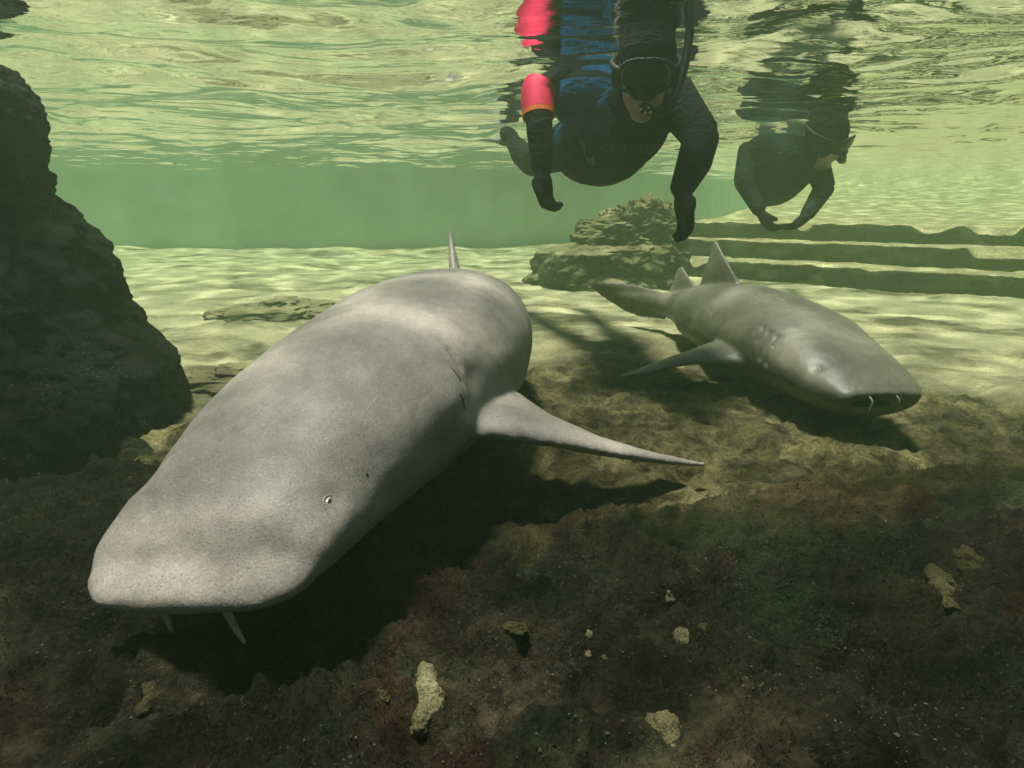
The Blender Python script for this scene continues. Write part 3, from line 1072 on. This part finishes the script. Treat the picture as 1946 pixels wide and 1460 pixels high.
def snorkel_part(root, L):
    bm = bmesh.new()
    c = catmull([L(0, -.104, -.064), L(.03, -.124, -.074), L(.075, -.10, -.06), L(.103, -.03, .02), L(.110, .05, .12), L(.11, .10, .20)], 6)
    add_tube(bm, c, [.0115] * len(c), 12)
    s = link('snorkel', bm_mesh('snorkel', bm), M['rubber'], root)
    bm = bmesh.new()
    add_ball(bm, L(.012, -.118, -.068), .019, .015, .015)
    link('mouthpiece', bm_mesh('mouthpiece', bm), M['rubber'], s)
    bm = bmesh.new()
    for q in ((-.004, -.133, -.064), (.008, -.137, -.072), (.016, -.131, -.060), (.022, -.134, -.071)):
        add_ball(bm, L(*q), .0042, seg=10)
    link('purge_valve', bm_mesh('purge_valve', bm), M['metal'], s)

def build_near_diver():
    neck, chest, belly, pelvis = (.365, 1.90, .915), (.345, 2.06, .865), (.325, 2.28, .845), (.300, 2.50, .865)
    head = Vector((.375, 1.765, .985))
    R = frame((-.18, -.90, -.38), (-.05, -.40, .9))
    shA, elA, wrA = (.165, 2.03, 1.015), (.078, 1.93, .962), (.092, 1.835, .732)
    shB, elB, wrB = (.515, 1.95, .945), (.570, 1.83, .825), (.492, 1.72, .668)
    bm = bmesh.new()
    L = add_head(bm, head, R)
    add_tube(bm, [neck, tuple(head + R @ Vector((0, .03, -.05)))], [.062, .056])
    T = frame((.05, -.35, -.95), (.10, -.97, .1))     # chest faces down and forward
    add_ball(bm, chest, .178, .118, .20, T)
    add_ball(bm, (.335, 2.17, .84), .168, .13, .20, T)
    add_ball(bm, belly, .165, .125, .20, T)
    add_ball(bm, pelvis, .160, .110, .15, T)
    add_ball(bm, (.25, 1.99, .945), .12, .085, .09, T)
    add_ball(bm, (.44, 1.95, .925), .12, .085, .09, T)
    add_tube(bm, [(.28, 2.0, .93), shA, elA], [.075, .050, .037])
    add_tube(bm, [elA, ((elA[0] + wrA[0]) / 2 + .0, (elA[1] + wrA[1]) / 2 - .008, (elA[2] + wrA[2]) / 2), wrA], [.037, .037, .027])
    add_tube(bm, [(.42, 1.97, .92), shB, elB], [.08, .07, .050])
    add_tube(bm, [elB, ((elB[0] + wrB[0]) / 2 + .008, (elB[1] + wrB[1]) / 2, (elB[2] + wrB[2]) / 2), wrB], [.050, .047, .030])
    add_hand(bm, wrA, (.10, -.15, -.9), (.8, -.5, -.1), (.3, -1, 0), .75, .95)
    add_hand(bm, wrB, (.18, -.25, -.9), (-.9, -.2, -.3), (0, -1, 0), .42, .95)
    # legs trail behind, drifting to one side
    hip1, kn1, an1 = (.21, 2.55, .86), (.10, 2.93, .83), (.005, 3.22, .955)
    hip2, kn2, an2 = (.38, 2.55, .86), (.36, 2.98, .86), (.33, 3.35, .93)
    for h, k, a in ((hip1, kn1, an1), (hip2, kn2, an2)):
        add_tube(bm, [h, k], [.088, .060])
        add_tube(bm, [k, ((k[0] + a[0]) / 2, (k[1] + a[1]) / 2, (k[2] + a[2]) / 2 - .01), a], [.060, .056, .036])
        v = Vector(a); dirv = (Vector(a) - Vector(k)).normalized()
        add_ball(bm, v + dirv * .07 + Vector((0, 0, .01)), .042, .10, .034, frame(-dirv, (0, 0, 1)))
    me = remesh(bm, 0.0065, 5)
    root = empty('person', (.35, 2.2, .7))
    tag(root, 'nearer snorkeller in a black suit, pink cloth on one sleeve, face down', 'person', 'snorkellers at the surface')
    bpy.context.view_layer.update()
    link('body', me, M['skin'], root)
    Hc, Ri = np.array(head), np.array(R.transposed())
    def local(c): return (c - Hc) @ Ri.T
    def face(c):
        q = local(c)
        return (np.linalg.norm(q, axis=1) < .19) & (q[:, 1] < -.012) & (np.abs(q[:, 0]) < .078) & (q[:, 2] < .03) & (q[:, 2] > -.135)
    def headzone(c):
        q = local(c)
        return (np.linalg.norm(q, axis=1) < .155) & (q[:, 2] > -.14)
    def hood(c): return headzone(c) & ~face(c)
    def vest(c):
        d, t = seg_dist(c, (.22, 1.98, .95), (.33, 2.35, .93))
        return ~headzone(c) & ((c[:, 0] < .335 - .25 * (.95 - c[:, 2])) & (c[:, 2] > .845) & (c[:, 2] < 1.0) & (c[:, 1] < 2.42) & (c[:, 0] > .145))
    def gloveA(c): return (np.linalg.norm(c - np.array(wrA), axis=1) < .2) & (c[:, 2] < wrA[2] + .005)
    def gloveB(c): return (np.linalg.norm(c - np.array(wrB), axis=1) < .25) & (c[:, 2] < wrB[2] + .005)
    def glove(c): return gloveA(c) | gloveB(c)
    def suit(c): return ~headzone(c) & ~vest(c) & ~glove(c)
    split_shell(me, hood, 'hood', M['suit'], root)
    split_shell(me, vest, 'rash_vest', M['vest'], root)
    split_shell(me, gloveA, 'glove', M['suit'], root)
    split_shell(me, gloveB, 'glove', M['suit'], root)
    split_shell(me, suit, 'wetsuit', M['suit'], root)
    # pink cloth round the elbow with an orange hem
    bm = bmesh.new()
    a = catmull([(.088, 1.942, .976), (.083, 1.936, .966), (.080, 1.930, .954), (.080, 1.920, .932), (.082, 1.908, .902)], 5)
    add_tube(bm, a, np.linspace(.055, .051, len(a)), 24)
    bmesh.ops.delete(bm, geom=[v for v in bm.verts if len(v.link_faces) > 8], context='VERTS')
    s = link('sleeve_cloth', bm_mesh('sleeve_cloth', bm), M['pink'], root)
    s['label'] = 'bright pink cloth on the sleeve'
    bm = bmesh.new()
    add_tube(bm, [(.082, 1.909, .904), (.083, 1.903, .888)], [.051, .0505], 24)
    bmesh.ops.delete(bm, geom=[v for v in bm.verts if len(v.link_faces) > 8], context='VERTS')
    link('hem', bm_mesh('hem', bm), M['orange'], s)
    mask_parts(root, L, R)
    snorkel_part(root, L)
    # swim fins
    for k, a in ((kn1, an1), (kn2, an2)):
        dirv = (Vector(a) - Vector(k)).normalized()
        dirv = Vector((dirv.x, dirv.y, dirv.z * .3)).normalized()
        sd = dirv.cross(Vector((0, 0, 1))).normalized()
        bm = bmesh.new()
        p = Vector(a) + dirv * .08
        add_fin(bm, [p - sd * .05, p - sd * .07 + dirv * .15, p - sd * .085 + dirv * .33], [p + sd * .05, p + sd * .07 + dirv * .15, p + sd * .085 + dirv * .33], [.05, .022, .010])
        link('swim_fin', bm_mesh('swim_fin', bm), M['fin'], root)
    # printed word and side panel lying on the chest
    b = bvh_of(me)
    cp, cn = hit(b, 1192, 287)
    ex = Vector((1, -.12, -.03)).normalized()
    ez = (Vector((.02, -.35, .94))).normalized()
    view = (cp - CAM).normalized()
    for i, ch in enumerate('VOLUNTEER'):
        cu = bpy.data.curves.new('letter', 'FONT')
        cu.body = ch
        cu.size = .034
        cu.align_x = 'CENTER'
        to = bpy.data.objects.new('tmp', cu); COL.objects.link(to)
        tm = bpy.data.meshes.new_from_object(to.evaluated_get(bpy.context.evaluated_depsgraph_get()))
        bpy.data.objects.remove(to)
        bm = bmesh.new(); bm.from_mesh(tm)
        bmesh.ops.triangulate(bm, faces=bm.faces)
        bmesh.ops.subdivide_edges(bm, edges=[e for e in bm.edges if e.calc_length() > .008], cuts=2)
        lost = []
        for v in bm.verts:
            q = cp + ex * (v.co.x + (i - 4) * .0205) + ez * v.co.y
            r = b.ray_cast(q - view * .3, view)
            if r[0] is not None:
                v.co = r[0] + r[1] * .0062
            else:
                lost.append(v)
        bmesh.ops.delete(bm, geom=lost, context='VERTS')
        link('letter', bm_mesh('letter', bm), M['print'], root)
    bm2 = bmesh.new()
    outline = [(1103, 262), (1112, 270), (1126, 292), (1133, 304), (1131, 314), (1118, 305), (1112, 290)]
    vs = []
    for q in outline:
        p, n = hit(b, *q)
        if p is not None: vs.append(bm2.verts.new(p + n * .0085))
    if len(vs) > 3:
        bm2.faces.new(vs)
        link('side_print', bm_mesh('side_print', bm2), M['greyprint'], root)
    else:
        bm2.free()

def build_far_diver():
    head = Vector((1.585, 3.06, .955))
    R = frame((.70, -.60, -.45), (.05, -.40, .9))
    shA, elA, wrA = (1.265, 3.22, .90), (1.215, 3.12, .755), (1.27, 3.00, .605)
    shB, elB, wrB = (1.60, 3.16, .86), (1.625, 3.08, .72), (1.50, 2.97, .585)
    bm = bmesh.new()
    L = add_head(bm, head, R)
    T = frame((.03, -.40, -.92), (.05, -.97, .2))
    add_tube(bm, [(1.50, 3.12, .90), tuple(head + R @ Vector((0, .03, -.05)))], [.065, .056])
    add_ball(bm, (1.425, 3.22, .82), .188, .165, .20, T)
    add_ball(bm, (1.465, 3.34, .80), .18, .165, .20, T)
    add_ball(bm, (1.53, 3.50, .83), .165, .14, .20, T)
    add_ball(bm, (1.62, 3.70, .88), .155, .11, .15, T)
    add_ball(bm, (1.34, 3.18, .90), .11, .09, .09, T)
    add_ball(bm, (1.52, 3.14, .88), .11, .09, .09, T)
    add_tube(bm, [(1.37, 3.2, .88), shA, elA], [.08, .062, .046])
    add_tube(bm, [elA, wrA], [.046, .030])
    add_tube(bm, [(1.48, 3.15, .88), shB, elB], [.08, .064, .048])
    add_tube(bm, [elB, wrB], [.048, .031])
    add_hand(bm, wrA, (.45, -.25, -.7), (.6, .1, .6), (0, -1, .3), .55, .95)
    add_hand(bm, wrB, (-.6, -.25, -.5), (-.3, .1, .7), (0, -1, .3), .55, .95)
    for h, k, a in (((1.57, 3.75, .87), (1.75, 4.15, .84), (1.88, 4.5, .92)), ((1.72, 3.75, .87), (1.92, 4.15, .86), (2.08, 4.5, .93))):
        add_tube(bm, [h, k], [.084, .058])
        add_tube(bm, [k, a], [.056, .036])
        add_ball(bm, Vector(a) + Vector((0, .07, .01)), .042, .10, .034)
    me = remesh(bm, 0.0085, 5)
    root = empty('person', (1.38, 3.3, .65))
    tag(root, 'farther snorkeller in a dark green suit, arms bent, above the steps', 'person', 'snorkellers at the surface')
    bpy.context.view_layer.update()
    link('body', me, M['skin'], root)
    Hc, Ri = np.array(head), np.array(R.transposed())
    def local(c): return (c - Hc) @ Ri.T
    def headzone(c):
        q = local(c)
        return (np.linalg.norm(q, axis=1) < .155) & (q[:, 2] > -.14)
    def face(c):
        q = local(c)
        return headzone(c) & (q[:, 1] < -.02) & (np.abs(q[:, 0]) < .05) & (q[:, 2] < -.035)
    def gloveA(c): return (np.linalg.norm(c - np.array(wrA), axis=1) < .2) & (c[:, 2] < wrA[2]) & (c[:, 0] < 1.39)
    def gloveB(c): return (np.linalg.norm(c - np.array(wrB), axis=1) < .22) & (c[:, 2] < wrB[2] + .01) & (c[:, 0] > 1.39)
    def glove(c): return gloveA(c) | gloveB(c)
    split_shell(me, lambda c: headzone(c) & ~face(c), 'hood', M['suit'], root)
    split_shell(me, gloveA, 'glove', M['suit'], root)
    split_shell(me, gloveB, 'glove', M['suit'], root)
    split_shell(me, lambda c: ~headzone(c) & ~glove(c), 'wetsuit', M['suit2'], root)
    mask_parts(root, L, R)
    snorkel_part(root, L)
    b = bvh_of(me)
    pts = []
    for q in ((1416, 404), (1424, 414), (1434, 419), (1450, 421), (1468, 422), (1486, 421), (1500, 418)):
        p, n = hit(b, *q)
        if p is not None: pts.append(p + n * .004)
    if len(pts) > 3:
        bm = bmesh.new()
        add_tube(bm, pts, [.005] * len(pts), 8)
        link('jacket_hem', bm_mesh('jacket_hem', bm), M['hem'], root)

build_near_diver()
build_far_diver()

# ------------------------------------------------------------------ pale growths on the rock shelf
def fg_hit(px, py):
    """where the ray through a spot meets the shelf"""
    r = pix_ray(px, py)
    ts = np.linspace(0.2, 2.2, 900)
    x, y, z = r.x * ts, r.y * ts, CAM_Z + r.z * ts
    h = fg_z(x, y)
    k = int(np.argmax(z < h))
    return Vector((x[k], y[k], h[k]))

def crust(path, rads, h, label, m='sponge', seed=0):
    pts = [fg_hit(*q) - Vector((0, 0, .007)) for q in path]
    h = h * .8 + .006
    bm = bmesh.new()
    if len(pts) == 1:
        add_ball(bm, pts[0], rads[0], rads[0] * 1.15, h, None, 16)
        add_ball(bm, pts[0] + Vector((rads[0] * .6, rads[0] * .3, 0)), rads[0] * .6, rads[0] * .55, h * .8, None, 12)
    else:
        c = catmull(pts, 4)
        rr = catmull([(r, 0, 0) for r in rads], 4)[:, 0]
        for p, r in zip(c, rr):
            add_ball(bm, Vector(p), r, r, h * r / max(rads), None, 14)
    me = remesh(bm, 0.0022, 2)
    co, no = get_co(me), get_no(me)
    co = co + no * (0.0034 * fbm(co * 75 + seed, 4, 0.6) + 0.0012 * fbm(co * 220 + seed, 2))[:, None]
    set_co(me, co)
    base = pts[len(pts) // 2]
    set_co(me, get_co(me) - np.array(base)[None])
    o = link('coral_crust', me, M[m])
    o.location = base
    tag(o, label, 'coral', 'pale growths on the rock shelf')

crust([(808, 1275), (812, 1300), (820, 1335), (808, 1360), (788, 1382)], [.015, .013, .016, .013, .008], .013, 'longest pale yellow crust, upright and bent at the foot, bottom centre', seed=1)
crust([(1250, 1372), (1268, 1378), (1274, 1400), (1284, 1425)], [.013, .014, .010, .005], .012, 'pale yellow crust with two lobes at the bottom edge', seed=2)
crust([(1302, 1208)], [.0165], .011, 'round pale crust knob on the dark rock, largest of the round ones', seed=3)
crust([(1336, 1190)], [.011], .0045, 'faint flat crust just beside the round pale knob', 'sponge2', seed=4)
crust([(1270, 1128), (1272, 1142)], [.006, .007], .007, 'tiny upright pale crust above the round pale knob', seed=5)
crust([(1117, 1204)], [.006], .005, 'upper one of three tiny pale dots left of the round knob', seed=6)
crust([(1117, 1240)], [.0075], .005, 'middle one of three tiny pale dots left of the round knob', seed=7)
crust([(1149, 1250)], [.005], .004, 'lowest and smallest of three tiny pale dots left of the round knob', seed=8)
crust([(726, 1305), (728, 1325)], [.006, .008], .0045, 'small dull crust just left of the longest pale crust', 'sponge2', seed=9)
crust([(1780, 1085), (1795, 1115), (1808, 1140)], [.016, .019, .012], .0045, 'slanting olive crust on the right side of the shelf', 'sponge2', seed=10)
crust([(1825, 1040), (1850, 1070)], [.02, .026], .0045, 'broad yellowish crust farthest right on the shelf', 'sponge2', seed=11)
crust([(290, 1300), (280, 1320), (268, 1345)], [.012, .010, .008], .0045, 'dull brown crust below the snout of the big shark', 'sponge2', seed=12)
crust([(990, 1190), (975, 1184)], [.011, .013], .0045, 'dull round crust at the end of the crack in the shelf', 'sponge2', seed=13)

def build_grit():
    r = np.random.default_rng(21)
    n = 14000
    x, y = r.uniform(-0.95, 1.35, n), 0.22 + 1.15 * r.uniform(0, 1, n) ** 1.3
    p = np.stack([x, y, x * 0], 1)
    keep = perlin(p * 4 + 7) + 0.5 * perlin(p * 13) + r.normal(0, .3, n) > 0.05
    x, y = x[keep], y[keep]
    z = fg_z(x, y)
    s = r.uniform(.0006, .0016, len(x)) * (1 + (r.uniform(0, 1, len(x)) > .98) * 1.0)
    base = np.array([(1, 0, 0), (-1, 0, 0), (0, 1, 0), (0, -1, 0), (0, 0, 1), (0, 0, -1)], float)
    tri = np.array([(0, 2, 4), (2, 1, 4), (1, 3, 4), (3, 0, 4), (2, 0, 5), (1, 2, 5), (3, 1, 5), (0, 3, 5)])
    k = len(x)
    V = base[None] * s[:, None, None] * r.uniform(.6, 1.5, (k, 6, 1))
    a = r.uniform(0, 6.3, k)
    ca, sa = np.cos(a)[:, None], np.sin(a)[:, None]
    V = np.stack([V[:, :, 0] * ca - V[:, :, 1] * sa, V[:, :, 0] * sa + V[:, :, 1] * ca, V[:, :, 2] * .7], 2)
    V += np.stack([x, y, z + s * .3], 1)[:, None]
    F = tri[None] + (np.arange(k) * 6)[:, None, None]
    o = link('gravel', mesh_np('gravel', V.reshape(-1, 3), F.reshape(-1, 3), False), M['grit'])
    tag(o, 'fine pale grit scattered over the dark rock shelf', 'gravel', kind='stuff')
    n = 42000
    x, y = r.uniform(-1.1, 1.6, n), 0.2 + 1.2 * r.uniform(0, 1, n) ** 1.2
    p = np.stack([x, y, x * 0], 1)
    keep = perlin(p * 3 + 31) + 0.6 * perlin(p * 9 + 2) + r.normal(0, .15, n) > 0.02
    x, y = x[keep], y[keep]
    k = len(x)
    z = fg_z(x, y) - .001
    h, w = r.uniform(.004, .011, k), r.uniform(.0006, .0014, k)
    a = r.uniform(0, 6.3, k)
    lean = r.normal(0, .5, (k, 2)) + np.array([.25, -.1])
    V = np.empty((k, 3, 3))
    V[:, 0] = np.stack([x - np.cos(a) * w, y - np.sin(a) * w, z], 1)
    V[:, 1] = np.stack([x + np.cos(a) * w, y + np.sin(a) * w, z], 1)
    V[:, 2] = np.stack([x + lean[:, 0] * h, y + lean[:, 1] * h, z + h], 1)
    F = np.arange(k * 3).reshape(k, 3)
    o = link('algae_turf', mesh_np('algae_turf', V.reshape(-1, 3), F, False), M['turf'])
    tag(o, 'short dark algae turf growing over the rock shelf', 'algae', kind='stuff')

build_grit()

# drifting silt
def build_silt():
    n = 1800
    r = np.random.default_rng(11)
    dist = r.uniform(1.0, 4.5, n)
    px, py = r.uniform(0, 1946, n), r.uniform(0, 1100, n)
    V, F = [], []
    for k in range(n):
        p = CAM + pix_ray(px[k], py[k]).normalized() * dist[k]
        if not (0.12 < p.z < WATER_Z - .03): continue
        s = r.uniform(.0006, .0013) * (0.6 + dist[k] * .25)
        b = len(V)
        o = r.normal(size=(4, 3)); o /= np.linalg.norm(o, axis=1)[:, None]
        for q in o: V.append(tuple(np.array(p) + q * s))
        F += [(b, b + 1, b + 2), (b, b + 1, b + 3), (b, b + 2, b + 3), (b + 1, b + 2, b + 3)]
    me = bpy.data.meshes.new('silt'); me.from_pydata(V, [], F)
    tag(link('silt', me, M['mote']), 'pale specks of silt drifting in the water', 'silt', kind='stuff')

build_silt()

# ------------------------------------------------------------------ the water itself, seen as green haze
def build_haze():
    bm = bmesh.new()
    bmesh.ops.create_cube(bm, size=1.0, matrix=Matrix.Translation((0, 10.0, 0.03)) @ Matrix.Diagonal((39.6, 35.6, 2.5, 1)))
    me = bm_mesh('haze', bm, False)
    m = bpy.data.materials.new('green_water')
    m.use_nodes = True
    t = m.node_tree
    t.nodes.clear()
    out = t.nodes.new('ShaderNodeOutputMaterial')
    v = t.nodes.new('ShaderNodeVolumePrincipled')
    v.inputs['Color'].default_value = (0.38, 0.56, 0.34, 1)
    v.inputs['Absorption Color'].default_value = (0.25, 0.92, 0.34, 1)
    v.inputs['Density'].default_value = 0.098
    v.inputs['Anisotropy'].default_value = 0.6
    t.links.new(v.outputs[0], out.inputs['Volume'])
    o = link('haze', me, m)
    tag(o, 'green cloudy lagoon water', 'water', kind='stuff')

build_haze()
